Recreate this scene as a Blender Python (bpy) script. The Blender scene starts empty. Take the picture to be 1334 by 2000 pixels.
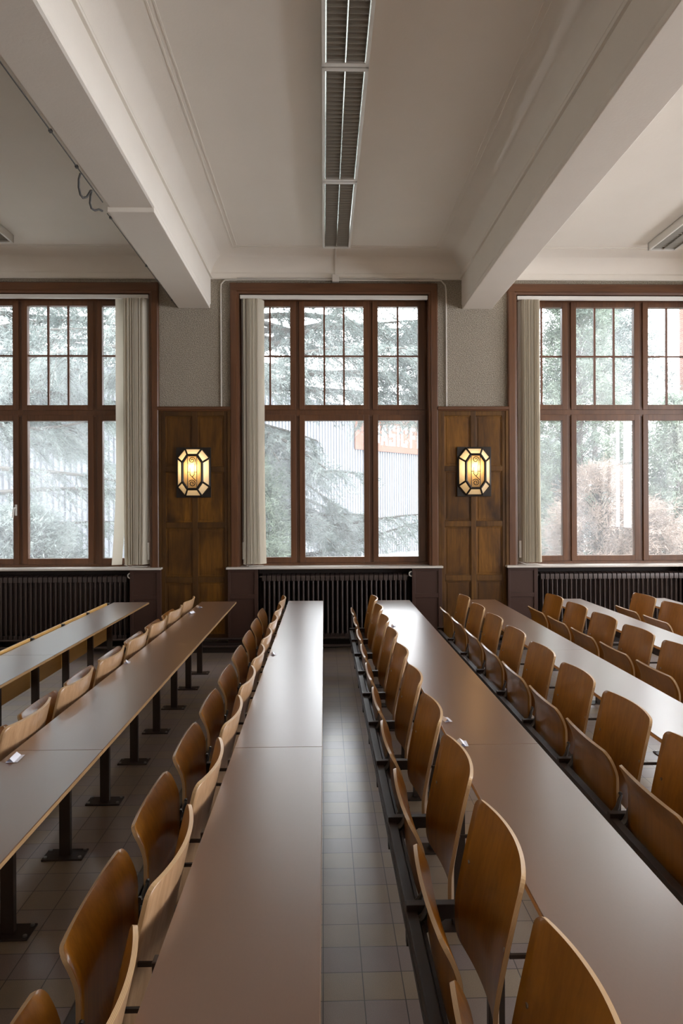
import bpy, bmesh, math, random
import numpy as np
from mathutils import Vector, Matrix

sc = bpy.context.scene
C = sc.collection
PI = math.pi

# ------------------------------------------------------------------ camera
cam_data = bpy.data.cameras.new('camera')
cam = bpy.data.objects.new('camera', cam_data)
C.objects.link(cam)
cam_data.sensor_fit = 'HORIZONTAL'
cam_data.sensor_width = 36.0
cam_data.lens = 36.0 * 1333.0 / 1334.0
cam_data.shift_y = -14.72 / 1334.0
cam_data.clip_end = 300
cam.matrix_world = (Matrix.Translation((0, 0, 1.7)) @ Matrix.Rotation(-0.0258, 4, 'Z')
                    @ Matrix.Rotation(PI / 2, 4, 'X') @ Matrix.Rotation(-0.0043, 4, 'Z'))
sc.camera = cam

# ------------------------------------------------------------------ world, light, exposure
SKY = 16.5
world = bpy.data.worlds.new('overcast_sky')
sc.world = world
world.use_nodes = True
wn = world.node_tree
wn.nodes.clear()
wo = wn.nodes.new('ShaderNodeOutputWorld')
wb = wn.nodes.new('ShaderNodeBackground')
wc = wn.nodes.new('ShaderNodeTexCoord')
ws = wn.nodes.new('ShaderNodeSeparateXYZ')
wr = wn.nodes.new('ShaderNodeValToRGB')
wn.links.new(wc.outputs['Generated'], ws.inputs[0])
wn.links.new(ws.outputs['Z'], wr.inputs[0])
wr.color_ramp.elements[0].position = 0.0
wr.color_ramp.elements[0].color = (0.74, 0.76, 0.80, 1)
wr.color_ramp.elements[1].position = 0.7
wr.color_ramp.elements[1].color = (0.94, 0.967, 1.0, 1)
wn.links.new(wr.outputs[0], wb.inputs['Color'])
wb.inputs['Strength'].default_value = SKY
wn.links.new(wb.outputs[0], wo.inputs[0])

sc.view_settings.view_transform = 'Standard'
sc.view_settings.look = 'None'
sc.view_settings.gamma = 1
sc.view_settings.exposure = 0.22
sc.view_settings.use_curve_mapping = False
sc.cycles.use_denoising = True
sc.cycles.max_bounces = 9
sc.cycles.diffuse_bounces = 6
sc.cycles.glossy_bounces = 4
sc.cycles.transparent_max_bounces = 12
sc.cycles.sample_clamp_indirect = 12.0
sc.cycles.caustics_reflective = False
sc.cycles.caustics_refractive = False

# dimensions shared by everything
BX = 3.25            # window bay spacing
WX0 = 0.129          # centre of the middle window
RX0, RX1, RY0, RY1 = -6.75, 8.2, -5.2, 8.0   # room
ZC, ZB = 4.60, 4.03  # ceiling, underside of beams
WIN_Z0, WIN_Z1 = 0.965, 4.155


def portal(loc, rot, sx, sy):
    l = bpy.data.lights.new('daylight_portal', 'AREA')
    l.shape = 'RECTANGLE'
    l.size = sx
    l.size_y = sy
    l.cycles.is_portal = True
    o = bpy.data.objects.new('daylight_portal', l)
    C.objects.link(o)
    o.location = loc
    o.rotation_euler = rot
    o['kind'] = 'helper'


for k in (-1, 0, 1, 2):
    portal((WX0 + k * BX, 8.42, 2.56), (-PI / 2, 0, 0), 2.2, 3.2)
RW = [(-3.6, -1.0), (0.2, 2.8), (4.0, 6.6)]
for a, b in RW:
    portal((RX1 + 0.4, (a + b) / 2, 2.56), (0, PI / 2, 0), 3.2, b - a)
BW = []
for a, b in BW:
    portal(((a + b) / 2, RY0 - 0.4, 2.56), (PI / 2, 0, 0), b - a, 3.2)


# ------------------------------------------------------------------ materials
class NT:
    def __init__(s, name):
        s.m = bpy.data.materials.new(name)
        s.m.use_nodes = True
        s.t = s.m.node_tree
        s.t.nodes.clear()
        s.out = s.n('OutputMaterial')

    def n(s, kind, **kw):
        nd = s.t.nodes.new('ShaderNode' + kind)
        for k, v in kw.items():
            setattr(nd, k, v)
        return nd

    def l(s, a, b):
        s.t.links.new(a, b)

    def setv(s, sock, v):
        if hasattr(v, 'is_output') or isinstance(v, bpy.types.NodeSocket):
            s.l(v, sock)
        else:
            sock.default_value = v

    def math(s, op, a, b=0.0, c=0.0):
        nd = s.n('Math', operation=op)
        s.setv(nd.inputs[0], a)
        s.setv(nd.inputs[1], b)
        s.setv(nd.inputs[2], c)
        return nd.outputs[0]

    def mix(s, f, a, b):
        nd = s.n('Mix', data_type='RGBA')
        s.setv(nd.inputs[0], f)
        for i, v in ((6, a), (7, b)):
            if isinstance(v, tuple):
                nd.inputs[i].default_value = (*v, 1)
            else:
                s.l(v, nd.inputs[i])
        return nd.outputs[2]

    def coords(s, kind='Object', scale=(1, 1, 1), rnd=False):
        tc = s.n('TexCoord')
        src = tc.outputs[kind]
        if rnd:
            oi = s.n('ObjectInfo')
            va = s.n('VectorMath', operation='ADD')
            mu = s.n('VectorMath', operation='SCALE')
            cx = s.n('CombineXYZ')
            s.l(oi.outputs['Random'], cx.inputs[0])
            s.l(oi.outputs['Random'], cx.inputs[1])
            s.l(oi.outputs['Random'], cx.inputs[2])
            s.l(cx.outputs[0], mu.inputs[0])
            mu.inputs[3].default_value = 37.0
            s.l(src, va.inputs[0])
            s.l(mu.outputs[0], va.inputs[1])
            src = va.outputs[0]
        mp = s.n('Mapping')
        mp.inputs['Scale'].default_value = scale
        s.l(src, mp.inputs[0])
        return mp.outputs[0]

    def noise(s, vec, scale, detail=3, rough=0.55, dist=0.0):
        nd = s.n('TexNoise')
        nd.inputs['Scale'].default_value = scale
        nd.inputs['Detail'].default_value = detail
        nd.inputs['Roughness'].default_value = rough
        nd.inputs['Distortion'].default_value = dist
        s.l(vec, nd.inputs['Vector'])
        return nd.outputs['Fac']

    def ramp(s, f, p0, p1):
        return s.math('MULTIPLY', s.n_map(f, p0, p1), 1.0)

    def n_map(s, f, p0, p1):
        nd = s.n('MapRange')
        s.setv(nd.inputs[0], f)
        nd.inputs[1].default_value = p0
        nd.inputs[2].default_value = p1
        return nd.outputs[0]

    def bump(s, h, strength, dist=0.01):
        b = s.n('Bump')
        b.inputs['Strength'].default_value = strength
        b.inputs['Distance'].default_value = dist
        s.l(h, b.inputs['Height'])
        return b.outputs[0]

    def pbr(s, col, rough=0.5, metal=0.0, spec=0.5, normal=None, coat=0.0, coat_r=0.1, coat_ior=1.5, link=True):
        p = s.n('BsdfPrincipled')
        if isinstance(col, tuple):
            p.inputs['Base Color'].default_value = (*col, 1)
        else:
            s.l(col, p.inputs['Base Color'])
        s.setv(p.inputs['Roughness'], rough)
        p.inputs['Metallic'].default_value = metal
        p.inputs['Specular IOR Level'].default_value = spec
        p.inputs['Coat Weight'].default_value = coat
        p.inputs['Coat IOR'].default_value = coat_ior
        p.inputs['Coat Roughness'].default_value = coat_r
        if normal is not None:
            s.l(normal, p.inputs['Normal'])
        if link:
            s.l(p.outputs[0], s.out.inputs[0])
        return p


def plain(name, col, rough=0.5, metal=0.0, spec=0.5, **kw):
    t = NT(name)
    t.pbr(col, rough, metal, spec, **kw)
    return t.m


def wood(name, c0, c1, axis='Z', rough=0.35, rnd=True, scale=1.0, coat=0.0, contrast=(0.3, 0.7), spec=0.5, streak=28):
    t = NT(name)
    sc3 = {'Z': (1, 1, 0.06), 'X': (0.06, 1, 1), 'Y': (1, 0.06, 1)}[axis]
    v = t.coords('Object', sc3, rnd)
    a = t.noise(v, streak * scale, 5, 0.6, 0.6)
    b = t.noise(v, 5 * scale, 2, 0.5, 0.3)
    f = t.n_map(t.math('ADD', t.math('MULTIPLY', a, 0.55), t.math('MULTIPLY', b, 0.45)), *contrast)
    col = t.mix(f, c0, c1)
    t.pbr(col, rough, 0, spec, coat=coat, coat_r=0.12, normal=t.bump(a, 0.06, 0.002))
    return t.m


def make_plaster():
    t = NT('plaster')
    v = t.coords('Object')
    a = t.noise(v, 2.2, 4, 0.6)
    b = t.noise(v, 60, 3, 0.6)
    col = t.mix(a, (0.75, 0.705, 0.635), (0.81, 0.765, 0.70))
    t.pbr(col, 0.75, 0, 0.3, normal=t.bump(t.math('ADD', b, t.math('MULTIPLY', a, 3.0)), 0.12, 0.006))
    return t.m


def make_stucco():
    t = NT('roughcast')
    v = t.coords('Object')
    vo = t.n('TexVoronoi')
    vo.inputs['Scale'].default_value = 95
    t.l(v, vo.inputs['Vector'])
    a = t.noise(v, 115, 3, 0.75)
    f = t.n_map(a, 0.38, 0.60)
    col = t.mix(f, (0.19, 0.16, 0.12), (0.49, 0.44, 0.36))
    t.pbr(col, 0.9, 0, 0.2, normal=t.bump(t.math('ADD', a, vo.outputs['Distance']), 0.7, 0.012))
    return t.m


def make_tiles():
    t = NT('cement_tiles')
    g = t.n('NewGeometry')
    s = t.n('SeparateXYZ')
    t.l(g.outputs['Position'], s.inputs[0])
    T = 0.1419
    ux = t.math('DIVIDE', t.math('ADD', s.outputs[0], 0.0102 + T * 200), T)
    uy = t.math('DIVIDE', t.math('ADD', s.outputs[1], -2.3359 + T * 200), T)
    fx, fy = t.math('FRACT', ux), t.math('FRACT', uy)
    ix, iy = t.math('FLOOR', ux), t.math('FLOOR', uy)
    ex = t.math('ABSOLUTE', t.math('SUBTRACT', fx, 0.5))
    ey = t.math('ABSOLUTE', t.math('SUBTRACT', fy, 0.5))
    e = t.math('MAXIMUM', ex, ey)
    grout = t.n_map(e, 0.484, 0.492)
    cx = t.n('CombineXYZ')
    t.l(ix, cx.inputs[0])
    t.l(iy, cx.inputs[1])
    wn_ = t.n('TexWhiteNoise', noise_dimensions='3D')
    t.l(cx.outputs[0], wn_.inputs['Vector'])
    cy = t.n('CombineXYZ')
    t.l(iy, cy.inputs[0])
    wn2 = t.n('TexWhiteNoise', noise_dimensions='3D')
    t.l(cy.outputs[0], wn2.inputs['Vector'])
    par = t.math('ABSOLUTE', t.math('SUBTRACT', t.math('MODULO', iy, 2.0), 0.15))
    base = t.math('ADD', t.math('MULTIPLY', par, 0.45), t.math('MULTIPLY', wn2.outputs['Value'], 0.4))
    mixf = t.n_map(t.math('ADD', base, t.math('MULTIPLY', wn_.outputs['Value'], 0.28)), 0.35, 0.75)
    speck = t.noise(t.coords('Object'), 420, 2, 0.6)
    big = t.noise(t.coords('Object'), 3, 4, 0.6)
    c = t.mix(mixf, (0.41, 0.325, 0.225), (0.355, 0.285, 0.265))
    c = t.mix(t.math('MULTIPLY', t.n_map(speck, 0.45, 0.62), 0.35), c, (0.10, 0.085, 0.08))
    c = t.mix(t.math('MULTIPLY', t.n_map(big, 0.45, 0.75), 0.25), c, (0.16, 0.14, 0.12))
    c = t.mix(grout, c, (0.035, 0.03, 0.028))
    r = t.math('ADD', 0.285, t.math('MULTIPLY', big, 0.10))
    h = t.math('ADD', t.math('MULTIPLY', grout, -1.0), t.math('MULTIPLY', wn_.outputs['Value'], 0.35))
    t.pbr(c, r, 0, 0.7, normal=t.bump(h, 0.15, 0.002), coat=0.7, coat_r=0.28, coat_ior=1.6)
    return t.m


def make_ply():
    t = NT('beech_plywood')
    v = t.coords('Object', (1, 1, 0.05), True)
    a = t.noise(v, 55, 5, 0.65, 0.4)
    b = t.noise(v, 6, 3, 0.5, 0.6)
    oi = t.n('ObjectInfo')
    f = t.n_map(t.math('ADD', t.math('MULTIPLY', a, 0.5), t.math('MULTIPLY', b, 0.5)), 0.32, 0.68)
    col = t.mix(f, (0.25, 0.088, 0.004), (0.49, 0.198, 0.014))
    col = t.mix(t.math('MULTIPLY', oi.outputs['Random'], 0.22), col, (0.42, 0.20, 0.05))
    t.pbr(col, 0.36, 0, 0.4, coat=0.5, coat_r=0.20, normal=t.bump(a, 0.04, 0.001))
    return t.m


def make_ply_rear():
    t = NT('pale_beech_veneer')
    v = t.coords('Object', (1, 1, 0.05), True)
    a = t.noise(v, 55, 5, 0.65, 0.4)
    col = t.mix(t.n_map(a, 0.32, 0.68), (0.36, 0.205, 0.10), (0.50, 0.31, 0.17))
    t.pbr(col, 0.34, 0, 0.5, coat=0.5, coat_r=0.15)
    return t.m


def make_ply_edge():
    t = NT('plywood_edge')
    uv = t.n('UVMap')
    s = t.n('SeparateXYZ')
    t.l(uv.outputs[0], s.inputs[0])
    w = t.math('SINE', t.math('MULTIPLY', s.outputs[1], 2 * PI * 4))
    f = t.n_map(w, -0.3, 0.9)
    n = t.noise(t.coords('Object'), 60, 3)
    col = t.mix(f, (0.66, 0.45, 0.25), (0.36, 0.19, 0.07))
    col = t.mix(t.math('MULTIPLY', n, 0.35), col, (0.62, 0.42, 0.22))
    t.pbr(col, 0.4, 0, 0.5, coat=0.3, coat_r=0.2)
    return t.m


def make_laminate():
    t = NT('brown_laminate')
    v = t.coords('Object', (1, 1, 1))
    a = t.noise(v, 3.0, 1, 0.4)
    b = t.noise(t.coords('Object', (1, 0.3, 1)), 220, 2, 0.6)
    col = t.mix(t.math('ADD', t.math('MULTIPLY', a, 0.5), t.math('MULTIPLY', b, 0.5)),
                (0.140, 0.068, 0.036), (0.190, 0.098, 0.055))
    t.pbr(col, 0.32, 0, 0.45, coat=1.0, coat_r=0.28, coat_ior=1.62)
    return t.m


def make_glass():
    t = NT('window_glass')
    tr = t.n('BsdfTransparent')
    gl = t.n('BsdfGlossy')
    gl.inputs['Roughness'].default_value = 0.0
    tl = t.n('BsdfTranslucent')
    tl.inputs['Color'].default_value = (0.93, 0.96, 1.0, 1)
    lw = t.n('Fresnel')
    lw.inputs['IOR'].default_value = 1.45
    tr.inputs['Color'].default_value = (0.97, 0.985, 0.98, 1)
    dust_haze = t.noise(t.coords('Object', (1, 1, 0.35)), 2.5, 5, 0.65)  # dirt film that also stands in for the overexposed haze outside
    m0 = t.n('MixShader')
    t.l(t.math('ADD', 0.07, t.math('MULTIPLY', t.n_map(dust_haze, 0.35, 0.75), 0.12)), m0.inputs[0])
    t.l(tr.outputs[0], m0.inputs[1])
    t.l(tl.outputs[0], m0.inputs[2])
    m1 = t.n('MixShader')
    t.l(t.math('MULTIPLY', lw.outputs[0], 1.4), m1.inputs[0])
    t.l(m0.outputs[0], m1.inputs[1])
    t.l(gl.outputs[0], m1.inputs[2])
    t.l(m1.outputs[0], t.out.inputs[0])
    return t.m


def make_slat():
    t = NT('blind_fabric')
    v = t.coords('Object', (1, 1, 1), True)
    n = t.noise(v, 300, 2)
    oi = t.n('ObjectInfo')
    c = t.mix(t.math('MULTIPLY', oi.outputs['Random'], 0.9), (0.84, 0.79, 0.68), (0.46, 0.40, 0.31))
    d = t.n('BsdfDiffuse')
    t.l(c, d.inputs[0])
    tl = t.n('BsdfTranslucent')
    t.l(c, tl.inputs[0])
    m = t.n('MixShader')
    m.inputs[0].default_value = 0.35
    t.l(d.outputs[0], m.inputs[1])
    t.l(tl.outputs[0], m.inputs[2])
    t.l(m.outputs[0], t.out.inputs[0])
    return t.m


def make_panel_wood(name, c0, c1, c2):
    t = NT(name)
    v = t.coords('Object', (1, 1, 0.10), True)
    a = t.noise(v, 30, 6, 0.65, 0.8)
    b = t.noise(t.coords('Object', (1, 1, 0.4), True), 3.0, 3, 0.6, 0.5)
    col = t.mix(t.n_map(a, 0.3, 0.7), c0, c1)
    col = t.mix(t.n_map(b, 0.42, 0.72), col, c2)
    oi = t.n('ObjectInfo')
    col = t.mix(t.math('MULTIPLY', oi.outputs['Random'], 0.6), col, c2)
    t.pbr(col, 0.45, 0, 0.3, normal=t.bump(a, 0.10, 0.003))
    return t.m


def make_foliage(name, c0, c1, tr=0.35):
    t = NT(name)
    v = t.coords('Object')
    a = t.noise(v, 1.3, 4, 0.6)
    b = t.noise(v, 14, 2, 0.6)
    col = t.mix(t.n_map(t.math('ADD', t.math('MULTIPLY', a, .6), t.math('MULTIPLY', b, .4)), 0.38, 0.64), c0, c1)
    d = t.n('BsdfDiffuse')
    t.l(col, d.inputs[0])
    tl = t.n('BsdfTranslucent')
    t.l(col, tl.inputs[0])
    m = t.n('MixShader')
    m.inputs[0].default_value = tr
    t.l(d.outputs[0], m.inputs[1])
    t.l(tl.outputs[0], m.inputs[2])
    t.l(m.outputs[0], t.out.inputs[0])
    return t.m


def make_lamp_glass(tint, clear):
    t = NT('opal_lamp_glass')
    n = t.noise(t.coords('Object'), 70, 3, 0.6)
    col = t.mix(t.math('MULTIPLY', n, 0.4), tint, (1.0, 0.84, 0.60))
    tl = t.n('BsdfTranslucent')
    t.l(col, tl.inputs[0])
    df = t.n('BsdfDiffuse')
    t.l(col, df.inputs[0])
    tr = t.n('BsdfTransparent')
    t.l(col, tr.inputs[0])
    m = t.n('MixShader')
    m.inputs[0].default_value = 0.4
    t.l(tl.outputs[0], m.inputs[1])
    t.l(df.outputs[0], m.inputs[2])
    m2 = t.n('MixShader')
    m2.inputs[0].default_value = clear
    t.l(m.outputs[0], m2.inputs[1])
    t.l(tr.outputs[0], m2.inputs[2])
    t.l(m2.outputs[0], t.out.inputs[0])
    return t.m


def make_brick():
    t = NT('red_brick')
    v = t.coords('Object')
    mp = t.n('Mapping')
    mp.inputs['Rotation'].default_value = (PI / 2, 0, 0)
    t.l(v, mp.inputs[0])
    b = t.n('TexBrick')
    b.inputs['Scale'].default_value = 4.0
    b.inputs['Color1'].default_value = (0.14, 0.05, 0.035, 1)
    b.inputs['Color2'].default_value = (0.18, 0.08, 0.055, 1)
    b.inputs['Mortar'].default_value = (0.2, 0.18, 0.16, 1)
    t.l(mp.outputs[0], b.inputs[0])
    t.pbr(b.outputs[0], 0.9)
    return t.m


M = dict(
    plaster=make_plaster(), stucco=make_stucco(), tiles=make_tiles(), ply=make_ply(), ply_rear=make_ply_rear(), edge=make_ply_edge(),
    laminate=make_laminate(), glass=make_glass(), slat=make_slat(),
    steel=plain('dark_brown_steel', (0.040, 0.026, 0.020), 0.38, 0.0, 0.5),
    chrome=plain('worn_metal', (0.42, 0.41, 0.40), 0.28, 1.0),
    cast=plain('cast_metal', (0.16, 0.15, 0.145), 0.35, 0.9),
    winwood=wood('red_brown_window_wood', (0.078, 0.031, 0.013), (0.16, 0.066, 0.026), 'Z', 0.36, True, 1, contrast=(0.35, 0.7)),
    winwood_h=wood('red_brown_window_wood_rail', (0.078, 0.031, 0.013), (0.16, 0.066, 0.026), 'X', 0.36, True, 1, contrast=(0.35, 0.7)),
    muntin=plain('muntin_wood', (0.13, 0.05, 0.025), 0.4),
    pier=make_panel_wood('oak_panel', (0.12, 0.048, 0.005), (0.27, 0.115, 0.012), (0.035, 0.014, 0.004)),
    pier2=make_panel_wood('oak_frame', (0.085, 0.036, 0.007), (0.19, 0.085, 0.014), (0.045, 0.019, 0.005)),
    redpaint=plain('red_brown_paint', (0.052, 0.025, 0.018), 0.45, 0.0, 0.3),
    radiator=plain('brown_radiator_paint', (0.050, 0.034, 0.030), 0.28, 0.25, 0.6),
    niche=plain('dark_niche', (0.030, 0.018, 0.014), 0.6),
    stone=plain('pale_marble', (0.62, 0.58, 0.53), 0.25),
    white=plain('white_enamel', (0.70, 0.68, 0.64), 0.4),
    whitepaint=plain('painted_conduit', (0.66, 0.62, 0.56), 0.5),
    louver=plain('matt_louver', (0.31, 0.29, 0.25), 0.5, 0.1),
    reflector=plain('bright_reflector', (0.80, 0.84, 0.80), 0.18, 1.0),
    black=plain('black_plastic', (0.012, 0.012, 0.012), 0.4),
    iron=plain('dark_wrought_iron', (0.030, 0.024, 0.020), 0.45, 0.5),
    paper=plain('white_paper', (0.86, 0.88, 0.98), 0.45),
    floorbase=plain('dark_skirting', (0.030, 0.020, 0.016), 0.4),
    bark=plain('bark', (0.075, 0.068, 0.06), 0.9),
    cedar=make_foliage('cedar_needles', (0.10, 0.125, 0.12), (0.31, 0.35, 0.33)),
    hedge=make_foliage('dark_green_leaves', (0.085, 0.115, 0.095), (0.28, 0.33, 0.26)),
    brownleaf=make_foliage('dry_brown_twigs', (0.17, 0.14, 0.12), (0.42, 0.34, 0.29)),
    sheet=plain('grey_metal_sheet', (0.092, 0.098, 0.112), 0.6),
    orange=plain('orange_banner', (0.088, 0.023, 0.008), 0.7),
    lettering=plain('white_lettering', (0.28, 0.28, 0.29), 0.6),
    brick=make_brick(),
    grass=plain('pale_bounce_ground', (0.42, 0.42, 0.40), 0.9),  # garden ground lightened to bounce daylight up to the ceiling
)


# ------------------------------------------------------------------ geometry helpers
class B:
    """collects vertices and faces, then links them as one mesh object"""
    def __init__(s):
        s.v, s.f, s.mi, s.uv = [], [], [], {}

    def add(s, vs, fs, mi=0):
        o = len(s.v)
        s.v += [tuple(p) for p in vs]
        for f in fs:
            s.f.append(tuple(i + o for i in f))
            s.mi.append(mi)
        return s

    def box(s, x0, x1, y0, y1, z0, z1, mi=0, c=0.0):
        if x0 > x1: x0, x1 = x1, x0
        if y0 > y1: y0, y1 = y1, y0
        if z0 > z1: z0, z1 = z1, z0
        if c <= 0:
            vs = [(x, y, z) for z in (z0, z1) for y in (y0, y1) for x in (x0, x1)]
            fs = [(0, 2, 3, 1), (4, 5, 7, 6), (0, 1, 5, 4), (2, 6, 7, 3), (0, 4, 6, 2), (1, 3, 7, 5)]
            return s.add(vs, fs, mi)
        bm = bmesh.new()
        bmesh.ops.create_cube(bm, size=1.0)
        for v in bm.verts:
            v.co = Vector(((x0 + x1) / 2 + v.co.x * (x1 - x0), (y0 + y1) / 2 + v.co.y * (y1 - y0), (z0 + z1) / 2 + v.co.z * (z1 - z0)))
        bmesh.ops.bevel(bm, geom=list(bm.edges), offset=c, segments=2, profile=0.6, affect='EDGES', clamp_overlap=True)
        bm.verts.index_update()
        s.add([v.co[:] for v in bm.verts], [[v.index for v in f.verts] for f in bm.faces], mi)
        bm.free()
        return s

    def prism(s, poly, axis, a, b, mi=0):
        """poly: 2-D points in the plane across the axis, extruded from a to b"""
        n = len(poly)
        def P(p, t):
            return {'X': (t, p[0], p[1]), 'Y': (p[0], t, p[1]), 'Z': (p[0], p[1], t)}[axis]
        vs = [P(p, a) for p in poly] + [P(p, b) for p in poly]
        fs = [tuple(range(n))[::-1], tuple(range(n, 2 * n))] + [(i, (i + 1) % n, n + (i + 1) % n, n + i) for i in range(n)]
        return s.add(vs, fs, mi)

    def tube(s, pts, r, n=8, mi=0, cap=True):
        pts = [Vector(p) for p in pts]
        rs = r if isinstance(r, (list, tuple)) else [r] * len(pts)
        vs, fs = [], []
        up = Vector((0, 0, 1))
        pu = None
        for i, p in enumerate(pts):
            d = (pts[min(i + 1, len(pts) - 1)] - pts[max(i - 1, 0)]).normalized()
            if pu is None:
                u = d.cross(up if abs(d.z) < 0.9 else Vector((1, 0, 0))).normalized()
            else:
                u = (pu - d * pu.dot(d)).normalized()
            pu = u
            w = d.cross(u)
            for k in range(n):
                a = 2 * PI * k / n
                vs.append(p + (u * math.cos(a) + w * math.sin(a)) * rs[i])
        for i in range(len(pts) - 1):
            for k in range(n):
                fs.append((i * n + k, i * n + (k + 1) % n, (i + 1) * n + (k + 1) % n, (i + 1) * n + k))
        if cap:
            fs.append(tuple(range(n))[::-1])
            fs.append(tuple((len(pts) - 1) * n + k for k in range(n)))
        return s.add(vs, fs, mi)

    def build(s, name, mats, parent=None, smooth=False, loc=None):
        me = bpy.data.meshes.new(name)
        me.from_pydata(s.v, [], s.f)
        if not isinstance(mats, (list, tuple)):
            mats = [mats]
        for m in mats:
            me.materials.append(m)
        if len(mats) > 1:
            me.polygons.foreach_set('material_index', s.mi)
        bm = bmesh.new()
        bm.from_mesh(me)
        bmesh.ops.recalc_face_normals(bm, faces=bm.faces)
        bm.to_mesh(me)
        bm.free()
        if smooth:
            me.shade_smooth()
            me.set_sharp_from_angle(angle=math.radians(38))
        me.update()
        o = bpy.data.objects.new(name, me)
        C.objects.link(o)
        if parent is not None:
            o.parent = parent
        if loc is not None:
            o.location = loc
        return o


def thing(name, label, cat, loc=(0, 0, 0), group=None, kind=None, rotz=0.0):
    o = bpy.data.objects.new(name, None)
    o.empty_display_size = 0.1
    C.objects.link(o)
    o.location = loc
    o.rotation_euler = (0, 0, rotz)
    if label: o['label'] = label
    if cat: o['category'] = cat
    if group: o['group'] = group
    if kind: o['kind'] = kind
    return o


def tag(o, label, cat=None, group=None, kind=None):
    o['label'] = label
    if cat: o['category'] = cat
    if group: o['group'] = group
    if kind: o['kind'] = kind
    return o


def struct(o, label=None):
    o['kind'] = 'structure'
    if label: o['label'] = label
    return o


def children(o):
    return [c for c in CH.get(o.name, [])]


CH = {}


def copy_tree(root, loc, label=None, group=None):
    """copy a thing with its parts and sub-parts"""
    def rec(o, par):
        c = o.copy()
        C.objects.link(c)
        c.parent = par
        for ch in [x for x in TREE.get(o, [])]:
            rec(ch, c)
        return c
    r = rec(root, None)
    r.location = loc
    if label: r['label'] = label
    if group: r['group'] = group
    return r


TREE = {}


def index_tree(root):
    def rec(o):
        TREE[o] = [c for c in C.objects if c.parent == o]
        for c in TREE[o]:
            rec(c)
    rec(root)


# ------------------------------------------------------------------ floor, walls
b = B().box(RX0 - 0.3, RX1 + 0.4, RY0 - 0.4, RY1 + 0.40, -0.12, 0.0)
struct(b.build('floor', M['tiles']), 'floor of small beige and mauve grey cement tiles')

# window wall with openings; below every sill a niche holds the radiator
WK = (-1, 0, 1, 2)
xs = [RX0]
w = B()
WT = 8.42
edge = RX0
for k in WK:
    cx = WX0 + k * BX
    w.box(edge, cx - 1.12, 8.0, WT, 0, 4.75)
    w.box(cx - 1.12, cx + 1.12, 8.0, WT, 4.17, 4.75)
    w.box(cx - 1.12, cx + 1.12, 8.16, WT, 0, 0.93)
    edge = cx + 1.12
w.box(edge, RX1 + 0.4, 8.0, WT, 0, 4.75)
struct(w.build('wall_window_side', M['stucco']), 'roughcast beige wall holding the three tall windows')


def holed_wall(name, axis, c0, c1, a, b_, holes, mat, label):
    bb = B()
    def bx(u0, u1, z0, z1):
        if axis == 'X':
            bb.box(c0, c1, u0, u1, z0, z1)
        else:
            bb.box(u0, u1, c0, c1, z0, z1)
    e = a
    for h0, h1 in holes:
        bx(e, h0, 0, 4.75)
        bx(h0, h1, 0, 0.96)
        bx(h0, h1, 4.16, 4.75)
        e = h1
    bx(e, b_, 0, 4.75)
    return struct(bb.build(name, mat), label)


holed_wall('wall_right', 'X', RX1, RX1 + 0.4, RY0, RY1, RW, M['plaster'], 'plastered right wall with windows')
holed_wall('wall_rear', 'Y', RY0 - 0.4, RY0, RX0, RX1 + 0.4, BW, M['plaster'], 'plastered wall behind the desks')
struct(B().box(RX0 - 0.3, RX0, RY0 - 0.4, WT, 0, 4.75).build('wall_left', M['plaster']), 'plastered left wall')

# ------------------------------------------------------------------ ceiling bays with coved edges and the beams between
struct(B().box(RX0 - 0.3, RX1 + 0.4, RY0 - 0.4, WT, 4.75, 4.95).build('ceiling_slab', M['plaster']))
BEAMS = [(-4.985, -4.62), (-1.68, -1.31), (1.632, 1.99), (4.93, 5.29)]
bays = [(RX0, BEAMS[0][0]), (BEAMS[0][1], BEAMS[1][0]), (BEAMS[1][1], BEAMS[2][0]), (BEAMS[2][1], BEAMS[3][0]), (BEAMS[3][1], RX1)]
for bi, (x0, x1) in enumerate(bays):
    b = B()
    rr, zb0 = 0.30, 4.36
    loops = []
    y0, y1 = RY0, RY1
    NS = 14
    for i in range(NS + 1):
        th = PI / 2 * i / NS
        d = rr * (1 - math.cos(th)) * 1.02
        z = zb0 + (ZC - zb0) * math.sin(th)
        loops.append([(x0 + d, y0 + d, z), (x1 - d, y0 + d, z), (x1 - d, y1 - d, z), (x0 + d, y1 - d, z)])
    vs = [p for lp in loops for p in lp]
    fs = []
    for i in range(NS):
        for k in range(4):
            fs.append((i * 4 + k, i * 4 + (k + 1) % 4, (i + 1) * 4 + (k + 1) % 4, (i + 1) * 4 + k))
    fs.append(tuple(NS * 4 + k for k in range(4)))
    b.add(vs, fs)
    o = b.build('ceiling' if bi == 0 else 'ceiling', M['plaster'], smooth=True)
    struct(o, 'off-white plaster ceiling bay with coved edges')
    # moulded lines: two fillets round the flat field, two at the foot of the cove
    b = B()
    for ins, z, hw in ((0.300, ZC - 0.004, 0.006), (0.345, ZC - 0.004, 0.006)):
        xa, xb, ya, yb = x0 + ins, x1 - ins, y0 + ins, y1 - ins
        b.box(xa - hw, xa + hw, ya, yb, z, z + 0.01).box(xb - hw, xb + hw, ya, yb, z, z + 0.01)
        b.box(xa, xb, yb - hw, yb + hw, z, z + 0.01)
    for z, th in ((4.345, 0.022), (4.405, 0.008)):
        b.box(x0, x0 + th, y0, y1, z, z + 0.012).box(x1 - th, x1, y0, y1, z, z + 0.012)
        b.box(x0, x1, y1 - th, y1, z, z + 0.012)
    b.box(x0, x1, y1 - 0.016, y1, 4.335, 4.40)
    struct(b.build('trim_%d' % (bi + 1), M['plaster']), 'thin plaster mouldings along the cove')
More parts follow.
